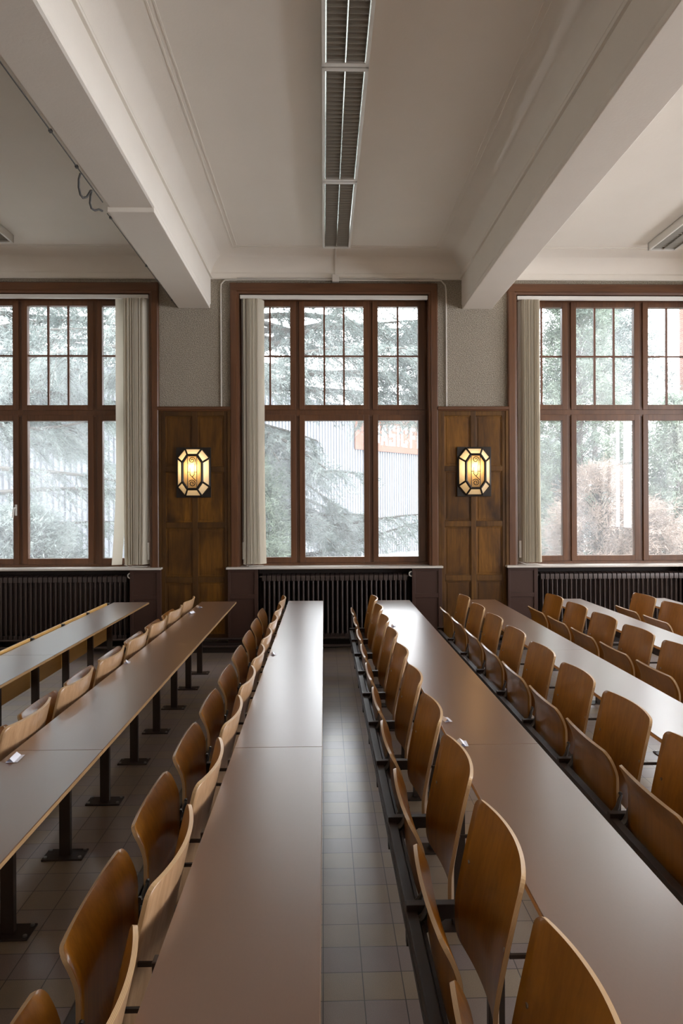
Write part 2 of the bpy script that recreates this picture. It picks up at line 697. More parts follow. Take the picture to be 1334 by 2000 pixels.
for i, (x0, x1) in enumerate(BEAMS):
    r = 0.022
    poly = [(x0, 4.76), (x0, ZB + r), (x0 + r * 0.3, ZB + r * 0.3), (x0 + r, ZB), (x1 - r, ZB), (x1 - r * 0.3, ZB + r * 0.3), (x1, ZB + r), (x1, 4.76)]
    b = B().prism(poly, 'Y', RY0, RY1)
    zz = 3.995
    if i == 1:   # the last stretch before the windows hangs a little lower
        b.box(x0 - 0.003, x1 - 0.008, 5.38, RY1, zz, ZB + 0.01, c=0.006)
    else:
        b.box(x0 + 0.004, x1 - 0.004, 7.2 if i != 2 else RY0, RY1, zz, ZB + 0.01, c=0.008)
    struct(b.build('ceiling_beam', M['plaster']), 'off-white plastered ceiling beam')

# ------------------------------------------------------------------ windows
GY = 8.13


def make_window(k, n):
    cx = WX0 + k * BX
    root = thing('window_%d' % n, None, None, (cx, GY, WIN_Z0), kind='structure')
    root['label'] = ['tall red-brown wooden window at the left edge', 'tall red-brown wooden window in the middle, full view',
                     'tall red-brown wooden window at the right edge', 'tall wooden window farther right'][n - 1]
    def L(bb, name, mat, par=root, **kw):
        o = bb.build(name, mat, par, **kw)
        o.location = (0, 0, 0) if par is not root else (-cx, -GY, -WIN_Z0)
        return o
    # casing around the opening on the room side
    b = B()
    for s in (-1, 1):
        xo, xi = cx + s * 1.212, cx + s * 1.105
        poly = [(xo, 8.0), (xo, 7.955), (xo - s * 0.012, 7.945), (xi + s * 0.03, 7.945), (xi + s * 0.022, 7.958), (xi, 7.962), (xi, 8.12), (xi + s * 0.015, 8.12), (xi + s * 0.015, 8.0)]
        b.prism(poly, 'Z', 0.955, 4.155 + 0.125)
    L(b, 'casing', M['winwood'])
    b = B()
    poly = [(8.0, 4.282), (7.955, 4.282), (7.944, 4.270), (7.944, 4.188), (7.956, 4.180), (7.960, 4.155), (8.12, 4.155), (8.12, 4.17), (8.0, 4.17)]
    b.prism(poly, 'X', cx - 1.200, cx + 1.200)
    L(b, 'casing_head', M['winwood_h'])
    # outer frame, mullions and transom
    b = B()
    for s in (-1, 1):
        b.box(cx + s * 1.07, cx + s * 1.12, 8.11, 8.22, 0.93, 4.17)
        b.box(cx + s * 0.47, cx + s * 0.40, 8.115, 8.20, 0.95, 4.15)
    b.box(cx - 1.12, cx + 1.12, 8.11, 8.22, 4.10, 4.17)
    b.box(cx - 1.12, cx + 1.12, 8.10, 8.22, 0.93, 1.01)
    b.box(cx - 1.10, cx + 1.10, 8.106, 8.20, 2.745, 2.85)
    L(b, 'frame', M['winwood'])
    cells = [(-1.085, -0.455, -1.0, -0.52), (-0.415, 0.415, -0.35, 0.35), (0.455, 1.085, 0.52, 1.0)]
    for (a0, a1, g0, g1) in cells:
        for (z0, z1, h0, h1, up) in ((1.012, 2.765, 1.078, 2.695, 0), (2.822, 4.112, 2.882, 4.048, 1)):
            b = B()
            ya, yb = 8.095, 8.165
            b.box(cx + a0, cx + g0, ya, yb, z0, z1, c=0.004).box(cx + g1, cx + a1, ya, yb, z0, z1, c=0.004)
            b.box(cx + g0, cx + g1, ya, yb, z0, h0, c=0.004).box(cx + g0, cx + g1, ya, yb, h1, z1, c=0.004)
            s = L(b, 'sash', M['winwood'])
            g = B().box(cx + g0 - 0.01, cx + g1 + 0.01, 8.140, 8.1405, h0 - 0.01, h1 + 0.01)
            # a single pane: one surface is enough for thin glass
            g = B().add([(cx + g0 - 0.01, 8.14, h0 - 0.01), (cx + g1 + 0.01, 8.14, h0 - 0.01), (cx + g1 + 0.01, 8.14, h1 + 0.01), (cx + g0 - 0.01, 8.14, h1 + 0.01)], [(0, 1, 2, 3)])
            L(g, 'glass_pane', M['glass'], s)
            if up:
                mb = B()
                nx = 3 if g1 - g0 > 0.6 else 2
                for q in range(1, nx):
                    x = cx + g0 + (g1 - g0) * q / nx
                    mb.box(x - 0.010, x + 0.010, 8.122, 8.15, h0, h1)
                mb.box(cx + g0, cx + g1, 8.120, 8.152, 3.456, 3.474)
                L(mb, 'muntins', M['muntin'], s)
    # marble sill
    b = B()
    b.box(cx - 1.257, cx + 1.25, 7.862, 8.11, 0.958, 0.982, c=0.005)
    L(b, 'window_sill', M['stone'])['label'] = 'pale marble window sill'
    if k == -1:
        b = B().box(cx - 0.495, cx - 0.473, 8.078, 8.096, 1.585, 1.715, c=0.004)
        b.tube([(cx - 0.484, 8.085, 1.675), (cx - 0.484, 8.045, 1.675), (cx - 0.489, 8.035, 1.66), (cx - 0.498, 8.035, 1.56)], 0.009, 8)
        L(b, 'window_handle', M['white'], smooth=True)['label'] = 'white lever handle'
    if k == 1:
        pass
    return root


for n, k in enumerate(WK):
    make_window(k, n + 1)

# simple windows in the walls behind and beside the camera
for i, (a, b_) in enumerate(RW):
    bb = B()
    for q in range(4):
        y = a + (b_ - a) * q / 3
        bb.box(RX1 + 0.15, RX1 + 0.22, y - 0.04, y + 0.04, 0.96, 4.16)
    for z in (0.99, 2.8, 4.13):
        bb.box(RX1 + 0.15, RX1 + 0.22, a, b_, z - 0.035, z + 0.035)
    struct(bb.build('window_%d' % (5 + i), M['winwood']), 'window in the right wall')
for i, (a, b_) in enumerate(BW):
    bb = B()
    for q in range(4):
        x = a + (b_ - a) * q / 3
        bb.box(x - 0.04, x + 0.04, RY0 - 0.22, RY0 - 0.15, 0.96, 4.16)
    for z in (0.99, 2.8, 4.13):
        bb.box(a, b_, RY0 - 0.22, RY0 - 0.15, z - 0.035, z + 0.035)
    struct(bb.build('window_%d' % (8 + i), M['winwood']), 'window in the wall behind')

# ------------------------------------------------------------------ wood panelling between the windows
def panelling(cx, half, label):
    root = thing('wall_panelling', label, None, (cx, 7.99, 0), kind='structure')
    def put(bb, name, mat):
        o = bb.build(name, mat, root)
        o.location = (-cx, -7.99, 0)
        return o
    x0, x1 = cx - half, cx + half
    put(B().box(x0, x1, 7.982, 7.998, 0.14, 2.80), 'backboard', M['pier2'])
    b = B()
    b.box(x0, x0 + 0.030, 7.950, 7.99, 0.14, 2.79).box(x1 - 0.030, x1, 7.950, 7.99, 0.14, 2.79)
    for xa, xb in ((x0 + 0.030, x0 + 0.072), (x1 - 0.072, x1 - 0.030), (cx - 0.030, cx + 0.030)):
        b.box(xa, xb, 7.962, 7.985, 0.14, 2.79, c=0.004)
    put(b, 'stile', M['pier2'])
    b = B()
    rows = [(0.20, 0.80), (0.865, 1.435), (1.50, 2.085), (2.145, 2.735)]
    zs = [(0.14, 0.20), (0.80, 0.865), (1.435, 1.50), (2.085, 2.145), (2.735, 2.79)]
    for z0, z1 in zs:
        b.box(x0 + 0.072, cx - 0.030, 7.963, 7.985, z0, z1, c=0.004).box(cx + 0.030, x1 - 0.072, 7.963, 7.985, z0, z1, c=0.004)
    put(b, 'rail', M['pier2'])
    for z0, z1 in rows:
        for xa, xb in ((x0 + 0.072, cx - 0.030), (cx + 0.030, x1 - 0.072)):
            b = B()
            b.box(xa + 0.004, xb - 0.004, 7.978, 7.984, z0 + 0.004, z1 - 0.004)
            for (p, q, r, s) in ((xa, xb, z0, z0 + 0.012), (xa, xb, z1 - 0.012, z1), (xa, xa + 0.012, z0, z1), (xb - 0.012, xb, z0, z1)):
                b.box(p, q, 7.970, 7.982, r, s, c=0.003)
            b.box(xa + 0.03, xb - 0.03, 7.974, 7.979, z0 + 0.03, z1 - 0.03, c=0.002)
            put(b, 'panel', M['pier'])
    poly = [(7.998, 2.79), (7.952, 2.79), (7.948, 2.800), (7.935, 2.806), (7.930, 2.832), (7.940, 2.842), (7.998, 2.842)]
    put(B().prism(poly, 'X', x0 - 0.004, x1 + 0.004), 'cornice', M['winwood_h'])
    return root


PIERS = [WX0 - 0.5 * BX - BX, WX0 - 0.5 * BX, WX0 + 0.5 * BX, WX0 + 1.5 * BX]
plabels = ['dark oak wall panelling left of the left window', 'dark oak wall panelling between the left and middle windows',
           'dark oak wall panelling between the middle and right windows', 'dark oak wall panelling right of the right window']
for cx, lb in zip(PIERS, plabels):
    panelling(cx, 0.413, lb)

# painted joinery under each sill, each side of the radiator niche
for k in WK:
    cx = WX0 + k * BX
    root = thing('sill_joinery', ['red-brown painted joinery under the left window sill', 'red-brown painted joinery under the middle window sill',
                                  'red-brown painted joinery under the right window sill', 'red-brown joinery farther right'][k + 1], None, (cx, 7.95, 0), kind='structure')
    for s in (-1, 1):
        xa, xb = sorted((cx + s * 1.24, cx + s * 0.89))
        b = B()
        b.box(xa, xb, 7.905, 8.02, 0.02, 0.955)
        b.box(*sorted((cx + s * 0.89, cx + s * 0.93)), 7.895, 8.16, 0.02, 0.955, c=0.003)
        o = b.build('side_panel', M['redpaint'], root)
        o.location = (-cx, -7.95, 0)
        b = B()
        for x0, x1 in ((xa, xa + 0.03), (xb - 0.045, xb)):
            b.box(x0, x1, 7.893, 7.906, 0.14, 0.95, c=0.003)
        for z0, z1 in ((0.14, 0.19), (0.615, 0.665), (0.925, 0.955)):
            b.box(xa, xb, 7.894, 7.906, z0, z1, c=0.003)
        o = b.build('moulding', M['redpaint'], root)
        o.location = (-cx, -7.95, 0)
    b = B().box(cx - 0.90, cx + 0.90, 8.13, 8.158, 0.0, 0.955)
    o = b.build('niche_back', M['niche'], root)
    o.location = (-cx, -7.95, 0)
# skirting and pipes
b = B()
e = RX0
for k in WK + (None,):
    cx = WX0 + k * BX if k is not None else RX1 + 0.89
    b.box(e, cx - 0.89, 7.885, 8.0, 0.0, 0.11, c=0.006)
    if k is not None:
        e = cx + 0.89
struct(b.build('baseboard_back', M['floorbase']), 'dark baseboard')
b = B()
b.tube([(RX0, 7.86, 0.165), (RX1, 7.86, 0.165)], 0.013, 8)
b.tube([(RX0, 7.86, 0.075), (RX1, 7.86, 0.075)], 0.018, 8)
tag(b.build('heating_pipe', M['radiator'], smooth=True), 'pair of dark heating pipes running along the foot of the window wall', 'pipe')

# ------------------------------------------------------------------ radiators
def radiator_section():
    b = B()
    w = 0.023
    # three columns deep, joined by rounded heads and feet
    for yy, rr in ((-0.075, 0.013), (0.0, 0.013), (0.075, 0.013)):
        b.tube([(0, yy, 0.10), (0, yy, 0.80)], rr, 8, cap=False)
    pts = []
    for zc, sg in ((0.80, 1), (0.10, -1)):
        prof = []
        for i in range(13):
            a = PI * i / 12
            prof.append((-math.cos(a) * 0.094, zc + sg * (0.035 * math.sin(a) ** 0.6)))
        poly = [(-0.094, zc - sg * 0.045)] + prof + [(0.094, zc - sg * 0.045)]
        b.prism(poly, 'X', -w, w)
        b.tube([(-0.0285, 0, zc), (0.0285, 0, zc)], 0.026, 10)
    return b


def make_radiator():
    root = thing('radiator', '', 'radiator', (0, 8.0, 0), 'cast iron radiators under the windows')
    base = radiator_section()
    sec = base.build('section', M['radiator'], root, smooth=True)
    n = 30
    for i in range(n):
        o = sec if i == 0 else sec.copy()
        if i:
            C.objects.link(o)
        o.parent = root
        o.location = ((i - (n - 1) / 2) * 0.0565, 0, 0.0)
    xr = n / 2 * 0.0565
    for i in (3, n - 4):
        b = B().box((i - (n - 1) / 2) * 0.0565 - 0.02, (i - (n - 1) / 2) * 0.0565 + 0.02, -0.08, 0.08, 0, 0.06, c=0.006)
        b.build('foot', M['radiator'], root)
    v = B()
    v.tube([(xr - 0.01, -0.03, 0.80), (xr + 0.045, -0.03, 0.80)], 0.016, 10)
    v.tube([(xr + 0.045, -0.03, 0.80), (xr + 0.06, -0.03, 0.79), (xr + 0.065, -0.03, 0.74), (xr + 0.065, -0.03, 0.23), (xr + 0.066, -0.05, 0.18), (xr + 0.066, -0.10, 0.165)], 0.011, 8)
    v.build('supply_pipe', M['radiator'], root, smooth=True)
    h = B()
    h.tube([(xr + 0.045, -0.04, 0.83), (xr + 0.045, -0.115, 0.83)], [0.030, 0.034], 20)
    hh = h.build('valve_head', M['white'], root, smooth=True)
    hh['label'] = 'white thermostatic valve head'
    B().tube([(xr + 0.045, -0.114, 0.83), (xr + 0.045, -0.118, 0.83)], 0.021, 16).build('dial', M['black'], hh, smooth=True)
    p = B().tube([(-xr - 0.03, -0.03, 0.80), (-xr + 0.02, -0.03, 0.80)], 0.012, 8).tube([(-xr - 0.03, -0.03, 0.80), (-xr - 0.045, -0.05, 0.785)], 0.006, 8)
    p.build('bleed_valve', M['chrome'], root, smooth=True)
    return root


rad = make_radiator()
index_tree(rad)
rl = ['dark brown cast iron radiator under the left window', 'dark brown cast iron radiator under the middle window', 'dark brown cast iron radiator under the right window']
for i, k in enumerate((-1, 0, 1)):
    o = rad if i == 0 else copy_tree(rad, (0, 8, 0))
    o.location = (WX0 + k * BX + (0.0 if k else -0.005), 8.02, 0.06)
    o['label'] = rl[i]

# ------------------------------------------------------------------ vertical blinds
def make_blind(cx, xa, xb, label, n=17, loose=False, seed=1, turn=1, lean=1):
    rnd = random.Random(seed)
    root = thing('vertical_blind', label, 'blind', (cx, 8.02, WIN_Z0), 'vertical blinds drawn aside at the windows')
    b = B().box(-1.095, 1.095, -0.055, -0.015, 3.135, 3.178, c=0.003)
    b.build('head_rail', M['white'], root)
    z0, z1 = 0.045, 3.13
    hw = 0.058
    def slat(x, ang, flare=0.0, bottom=0.0):
        vs, fs = [], []
        NZ, NX = 10, 4
        for i in range(NZ + 1):
            t = i / NZ
            z = z0 + bottom + (z1 - z0 - bottom) * t
            sh = flare * max(0, 1 - t / 0.35) ** 1.6
            a = ang
            for j in range(NX + 1):
                u = (j / NX * 2 - 1)
                bow = 0.006 * (1 - u * u)
                px = u * hw * math.sin(a) + bow * math.cos(a)
                py = u * hw * math.cos(a) - bow * math.sin(a)
                vs.append((x + px + sh, -0.035 + py, z))
        for i in range(NZ):
            for j in range(NX):
                a_ = i * (NX + 1) + j
                fs.append((a_, a_ + 1, a_ + NX + 2, a_ + NX + 1))
        bb = B().add(vs, fs)
        o = bb.build('slat', M['slat'], root, smooth=True)
        w = B().box(x + flare - 0.004, x + flare + 0.004, -0.035 - hw * 0.92, -0.035 + hw * 0.92, z0 + bottom - 0.004, z0 + bottom + 0.022)
        return o
    lx0, lx1 = xa - cx, xb - cx
    for i in range(n):
        t = i / (n - 1)
        x = lx0 + (lx1 - lx0) * t
        ang = lean * math.radians(22 + rnd.uniform(-9, 9))
        if (turn > 0 and i >= n - 2) or (turn < 0 and i <= 1):
            ang = lean * math.radians(36)
        slat(x, ang, 0.022 * (t - 0.35) * turn + rnd.uniform(-.002, .002), rnd.uniform(0, 0.006))
    if loose:
        slat(lx0 - 0.075, math.radians(62), -0.055)
    b = B()
    xl = lx0 if turn > 0 else lx1
    b.tube([(lx0 - 0.03, -0.09, 0.052), (lx0 + 0.05, -0.096, 0.022), (lx1 + 0.02, -0.092, 0.030)], 0.0022, 5)
    b.tube([(lx0 - 0.03, -0.02, 0.050), (lx0 + 0.05, -0.020, 0.030), (lx1 + 0.02, -0.022, 0.026)], 0.0022, 5)
    b.build('link_chain', M['white'], root)
    xc = -1.075 if turn > 0 else 1.075
    b = B().tube([(xc, -0.03, 3.14), (xc, -0.03, 0.30)], 0.003, 6).tube([(xc + 0.014, -0.03, 3.14), (xc + 0.014, -0.03, 0.30)], 0.003, 6)
    b.box(xc - 0.006, xc + 0.022, -0.04, -0.02, 0.10, 0.30, c=0.002)
    b.build('pull_cord', M['white'], root)
    return root


make_blind(WX0 - BX, -2.275, -2.055, 'cream vertical blind bunched at the right side of the left window', 18, True, 3, -1, 1)
make_blind(WX0, -0.905, -0.725, 'cream vertical blind bunched at the left side of the middle window', 17, False, 4, 1)
make_blind(WX0 + BX, 2.325, 2.505, 'cream vertical blind bunched at the left side of the right window', 16, False, 5, 1, -1)

# ------------------------------------------------------------------ wall sconces
def make_sconce():
    root = thing('wall_sconce', '', 'wall lamp', (0, 7.95, 2.08), 'lit octagonal wall sconces on the oak panelling')
    W, H = 0.195, 0.285
    p = B().box(-W - 0.005, W + 0.005, -0.002, 0.012, -H - 0.005, H + 0.005, c=0.003)
    p.build('back_plate', M['iron'], root)
    # outer octagon (near the plate) and inner octagon (raised)
    ow, oh, oc, och = 0.183, 0.272, 0.095, 0.165
    iw, ih, ic, ich = 0.112, 0.195, 0.055, 0.110
    def octa(w_, h_, cx, cz, y):
        return [(-cx, y, h_), (cx, y, h_), (w_, y, cz), (w_, y, -cz), (cx, y, -h_), (-cx, y, -h_), (-w_, y, -cz), (-w_, y, cz)]
    yo, yi = -0.012, -0.085
    O = [Vector(p_) for p_ in octa(ow, oh, oc, och, yo)]
    I = [Vector(p_) for p_ in octa(iw, ih, ic, ich, yi)]
    for k in range(8):
        q = [O[k], O[(k + 1) % 8], I[(k + 1) % 8], I[k]]
        b = B().add([v[:] for v in q], [(0, 1, 2, 3)])
        b.build('glass_pane', LG, root)
    b = B()
    for k in range(8):
        b.tube([O[k], I[k]], 0.011, 6)
        b.tube([O[k], O[(k + 1) % 8]], 0.009, 6)
        b.tube([I[k], I[(k + 1) % 8]], 0.016, 6)
        b.tube([(O[k].x, 0, O[k].z), O[k]], 0.007, 6)
    b.build('iron_frame', M['iron'], root)
    J = octa(iw - 0.008, ih - 0.008, ic, ich, yi + 0.004)
    b = B().add(J, [tuple(range(8))])
    b.build('front_glass', LGC, root)
    b = B()
    for x in (-0.052, 0.052):
        b.tube([(x, yi - 0.006, -0.180), (x, yi - 0.006, 0.180)], 0.0042, 6)
    for z in (-0.188, 0.188):
        b.tube([(-0.052, yi - 0.006, z), (0.052, yi - 0.006, z)], 0.003, 6)
    def spiral(cx, cz, r0, turns, a0, sg):
        return [(cx + (r0 * (1 - 0.8 * i / 24)) * math.cos(a0 + sg * turns * 2 * PI * i / 24), yi - 0.008, cz + (r0 * (1 - 0.8 * i / 24)) * math.sin(a0 + sg * turns * 2 * PI * i / 24)) for i in range(25)]
    b.tube(spiral(0.0, 0.135, 0.040, 1.6, -0.6, 1), 0.0048, 6)
    b.tube(spiral(0.0, -0.130, 0.042, 1.6, 2.6, -1), 0.0048, 6)
    b.tube([(-0.052, yi - 0.008, 0.0), (-0.024, yi - 0.008, 0.0), (-0.024, yi - 0.008, -0.03), (0.045, yi - 0.008, -0.10)], 0.0045, 6)
    b.tube([(0.052, yi - 0.008, 0.0), (0.024, yi - 0.008, 0.0), (0.024, yi - 0.008, -0.03), (0.004, yi - 0.008, -0.052)], 0.0045, 6)
    b.tube([(0.024, yi - 0.008, 0.0), (0.024, yi - 0.008, 0.06), (0.038, yi - 0.008, 0.11)], 0.003, 6)
    b.tube([(-0.024, yi - 0.008, 0.0), (-0.024, yi - 0.008, 0.05)], 0.003, 6)
    b.build('scroll_ironwork', M['iron'], root, smooth=True)
    return root


LG = make_lamp_glass((0.98, 0.86, 0.66), 0.12)
LGC = make_lamp_glass((1.0, 0.62, 0.26), 0.25)
sc1 = make_sconce()
index_tree(sc1)
for i, cx in enumerate((PIERS[1], PIERS[2])):
    o = sc1 if i == 0 else copy_tree(sc1, (0, 0, 0))
    o.location = (cx + (-0.01 if i == 0 else 0.005), 7.945, 2.078)
    o['label'] = ['lit octagonal sconce on the panelling between left and middle windows', 'lit octagonal sconce on the panelling between middle and right windows'][i]
    pl = bpy.data.lights.new('sconce_bulb', 'POINT')
    pl.energy = 3.0
    pl.color = (1.0, 0.74, 0.42)
    pl.shadow_soft_size = 0.015
    po = bpy.data.objects.new('sconce_bulb', pl)
    C.objects.link(po)
    po.parent = o
    po.location = (0, -0.022, 0.05)

# ------------------------------------------------------------------ fluorescent ceiling lights
def make_luminaire():
    Ln, Wd, Hh = 1.545, 0.304, 0.085
    root = thing('ceiling_light', '', 'ceiling light', (0, 0, 4.516), 'rows of louvred fluorescent ceiling lights')
    b = B()
    t = 0.022
    b.box(-Wd / 2, Wd / 2, 0, Ln, Hh - 0.01, Hh)
    b.box(-Wd / 2, -Wd / 2 + t, 0, Ln, 0, Hh, c=0.002).box(Wd / 2 - t, Wd / 2, 0, Ln, 0, Hh, c=0.002)
    b.box(-Wd / 2, Wd / 2, 0, 0.035, 0, Hh, c=0.002).box(-Wd / 2, Wd / 2, Ln - 0.035, Ln, 0, Hh, c=0.002)
    b.build('housing', M['white'], root)
    b = B()
    for x in (-Wd / 2 + t + 0.004, 0, Wd / 2 - t - 0.004):
        b.box(x - 0.0035, x + 0.0035, 0.036, Ln - 0.036, 0.003, 0.06)
    b.build('reflector_strip', M['reflector'], root)
    b = B()
    n = 29
    for i in range(n):
        y = 0.06 + (Ln - 0.12) * i / (n - 1)
        for xa, xb in ((-Wd / 2 + t + 0.008, -0.004), (0.004, Wd / 2 - t - 0.008)):
            # parabolic blade: thin at the bottom, wide at the top
            b.prism([(y - 0.0012, 0.006), (y + 0.0012, 0.006), (y + 0.006, 0.022), (y + 0.024, 0.045), (y + 0.024, 0.05), (y - 0.024, 0.05), (y - 0.024, 0.045), (y - 0.006, 0.022)], 'X', xa, xb)
    b.build('louver', M['louver'], root)
    b = B()
    for x in (-0.066, 0.066):
        b.tube([(x, 0.05, 0.062), (x, Ln - 0.05, 0.062)], 0.013, 8)
    b.build('fluorescent_tube', M['white'], root, smooth=True)
    return root


lum = make_luminaire()
index_tree(lum)
lrows = [(0.150, 'middle ceiling bay', 5, 7.5), (-3.46, 'left ceiling bay', 3, 7.40), (3.775, 'right ceiling bay', 3, 7.52)]
first = True
ords = ['nearest the window wall', 'second from the window wall', 'third from the window wall', 'fourth from the window wall', 'fifth from the window wall']
for lx, nm, cnt, ye in lrows:
    for i in range(cnt):
        o = lum if first else copy_tree(lum, (0, 0, 0))
        first = False
        o.location = (lx, ye - 1.545 - i * 1.558, 4.512)
        o['label'] = 'louvred fluorescent light in the %s, %s' % (nm, ords[i])

# conduit and junction box
b = B()
b.box(0.130, 0.160, 7.48, 7.69, 4.583, 4.598)
pts = []
for i in range(9):
    th = PI / 2 * i / 8
    pts.append((0.146, 8.0 - 0.306 * (1 - math.cos(th)) - 0.012, 4.36 + 0.24 * math.sin(th) - 0.008))
b.tube(pts[::-1], 0.008, 6)
for z in (4.345, 4.318):
    b.tube([(0.146, 7.965, z), (-0.3, 7.965, z + 0.004), (-1.0, 7.968, z)] if z < 4.33 else [(-1.0, 7.97, z), (1.3, 7.97, z)], 0.0065, 6)
b.tube([(-1.0, 7.968, 4.318), (-1.14, 7.975, 4.318), (-1.185, 7.98, 4.27), (-1.19, 7.985, 4.20), (-1.19, 7.985, 2.84)], 0.009, 8)
b.tube([(0.146, 7.965, 4.318), (1.2, 7.968, 4.318), (1.385, 7.97, 4.318), (1.435, 7.98, 4.27), (1.445, 7.985, 4.20), (1.445, 7.985, 2.84)], 0.009, 8)
tag(b.build('electric_conduit', M['whitepaint'], smooth=True), 'off-white conduit running above and down both sides of the middle window', 'conduit')
tag(B().box(0.108, 0.186, 7.925, 7.985, 4.292, 4.372, c=0.006).build('junction_box', M['whitepaint']), 'small beige junction box above the middle window', 'junction box')
# cable and loops clipped to the left beam
b = B()
b.tube([(-1.692, 0.5, 4.035), (-1.692, 5.30, 4.035)], 0.0045, 6)
b.tube([(-1.695, 5.42, 3.999), (-1.695, 7.9, 3.999)], 0.004, 6)
b.tube([(-1.695, 4.83, 4.03), (-1.712, 4.845, 3.995), (-1.722, 4.87, 3.95), (-1.725, 4.91, 3.915), (-1.720, 4.95, 3.91), (-1.705, 4.98, 3.93), (-1.695, 5.00, 3.965), (-1.690, 5.02, 3.995), (-1.692, 5.05, 4.01), (-1.71, 5.08, 3.985), (-1.722, 5.10, 3.94), (-1.722, 5.13, 3.915), (-1.71, 5.17, 3.915), (-1.695, 5.22, 3.945), (-1.69, 5.28, 3.96)], 0.008, 7)
for y in (3.5, 4.3, 4.75, 5.5, 6.6, 7.7):
    b.box(-1.703, -1.684, y - 0.012, y + 0.012, 4.028 if y < 5.3 else 3.992, 4.045 if y < 5.3 else 4.010)
tag(b.build('clipped_cable', plain('grey_cable', (0.06, 0.057, 0.055), 0.5), smooth=True), 'thin grey cable with dark loops clipped along the left beam', 'cable')

# ------------------------------------------------------------------ desks
D3 = -0.372                 # left edge of the desk beside the aisle (row 3)
DS = 0.899                  # row spacing
DW = 0.361                  # desk depth
ZD = 0.700
PP = 0.6014                 # post and chair spacing
PY0 = 2.747                 # first post centre
YE = 7.100


def row_x(k):
    return D3 + (k - 3) * DS


def make_desk(k, y_start, joints, label, modesty=False):
    D = row_x(k)
    root = thing('lecture_desk', label, 'desk', (D, YE, 0), 'long fixed lecture desks')
    loc = (-D, -YE, 0)
    def put(bb, name, mat, par=root, smooth=False):
        o = bb.build(name, mat, par, smooth)
        o.location = loc if par is root else (0, 0, 0)
        return o
    ys = [y_start] + joints + [YE]
    for a, c in zip(ys[:-1], ys[1:]):
        b = B()
        b.box(D + 0.0005, D + DW - 0.0005, a + 0.0012, c - 0.0012, ZD - 0.0035, ZD, 0, c=0.0012)
        b.box(D, D + DW, a + 0.001, c - 0.001, ZD - 0.018, ZD - 0.0035, 1)
        put(b, 'desktop', [M['laminate'], plain_edge])
    nb = int(round((PY0 - y_start) / PP))
    posts = [PY0 + i * PP for i in range(-nb, 8)]
    for i, py in enumerate(posts):
        yy = py if i < len(posts) - 1 else py - 0.03
        b = B()
        b.box(D - 0.016, D + 0.036, yy - 0.015, yy + 0.015, 0.006, ZD - 0.018, c=0.003)
        p = put(b, 'post', M['steel'])
        b = B()
        b.box(D - 0.088, D + 0.104, yy - 0.052, yy + 0.052, 0.0, 0.008, c=0.0015)
        put(b, 'base_plate', M['steel'], p)
        b = B()
        for sx in (-0.074, 0.090):
            for sy in (-0.036, 0.036):
                b.tube([(D + sx, yy + sy, 0.008), (D + sx, yy + sy, 0.015)], 0.0085, 6)
        put(b, 'bolts', M['chrome'], p)
        b = B()   # bracket that carries the desktop
        b.prism([(D + 0.03, ZD - 0.055), (D + 0.03, ZD - 0.019), (D + DW - 0.05, ZD - 0.019), (D + DW - 0.05, ZD - 0.030), (D + 0.10, ZD - 0.055)], 'Y', yy - 0.010, yy + 0.010)
        put(b, 'desktop_bracket', M['steel'])
        if not modesty:
            b = B()
            b.box(D - 0.274, D - 0.010, yy - 0.015, yy + 0.015, 0.398, 0.444, c=0.003)
            b.prism([(D - 0.274, 0.315), (D - 0.262, 0.315), (D - 0.205, 0.36), (D - 0.150, 0.40), (D - 0.274, 0.40)], 'Y', yy - 0.014, yy + 0.014)
            put(b, 'seat_arm', M['steel'])
    if modesty:
        for a, c in zip(posts[:-1], posts[1:]):
            b = B().box(D - 0.032, D - 0.018, a + 0.016, c - 0.016, 0.345, 0.716, c=0.003)
            put(b, 'modesty_panel', M['panelply'])
            b = B().box(D - 0.022, D + 0.0, c - 0.040, c - 0.014, 0.52, 0.56, c=0.003)
            put(b, 'panel_clip', M['black'])
        b = B()
        for py in posts:
            b.box(D - 0.034, D + 0.0, py - 0.014, py + 0.014, 0.66, 0.712)
        put(b, 'post_cap', M['black'])
    else:
        b = B()
        y0, y1 = posts[0] - 0.015, posts[-1] - 0.015
        b.box(D - 0.2735, D - 0.240, y0, y1, 0.345, 0.425, c=0.002)
        b.box(D - 0.2755, D - 0.272, y0, y1, 0.372, 0.380)
        b.box(D - 0.232, D - 0.222, y0, y1, 0.36, 0.405)
        put(b, 'seat_rail', M['steel'])
    return posts


plain_edge = wood('desktop_edge_ply', (0.34, 0.20, 0.09), (0.55, 0.36, 0.18), 'Y', 0.45)
M['panelply'] = wood('light_birch_plywood', (0.56, 0.31, 0.08), (0.74, 0.46, 0.16), 'Y', 0.32, streak=14)

desk_labels = {
    1: 'leftmost brown-topped desk, with light plywood front panels between its posts',
    2: 'brown-topped desk second from left, its dark posts standing free on the tiles',
    3: 'brown-topped desk left of the tiled aisle, running straight away from the camera',
    4: 'brown-topped desk right of the tiled aisle, showing a warm lamp reflection',
    5: 'brown-topped desk second to the right of the aisle',
    6: 'brown-topped desk third to the right of the aisle',
    7: 'brown-topped desk farthest right, only its far end in view'}
row_pos = {}
for k in range(1, 8):
    if k in (1, 5):
        js, ys = [4.626], 4.626 - 7 * PP
    else:
        js, ys = [2.822], 2.822 - 4 * PP
    if k in (1, 5):
        ys = 4.626 - 7 * PP
    row_pos[k] = make_desk(k, ys + 0.0, js, desk_labels[k], modesty=(k == 1))

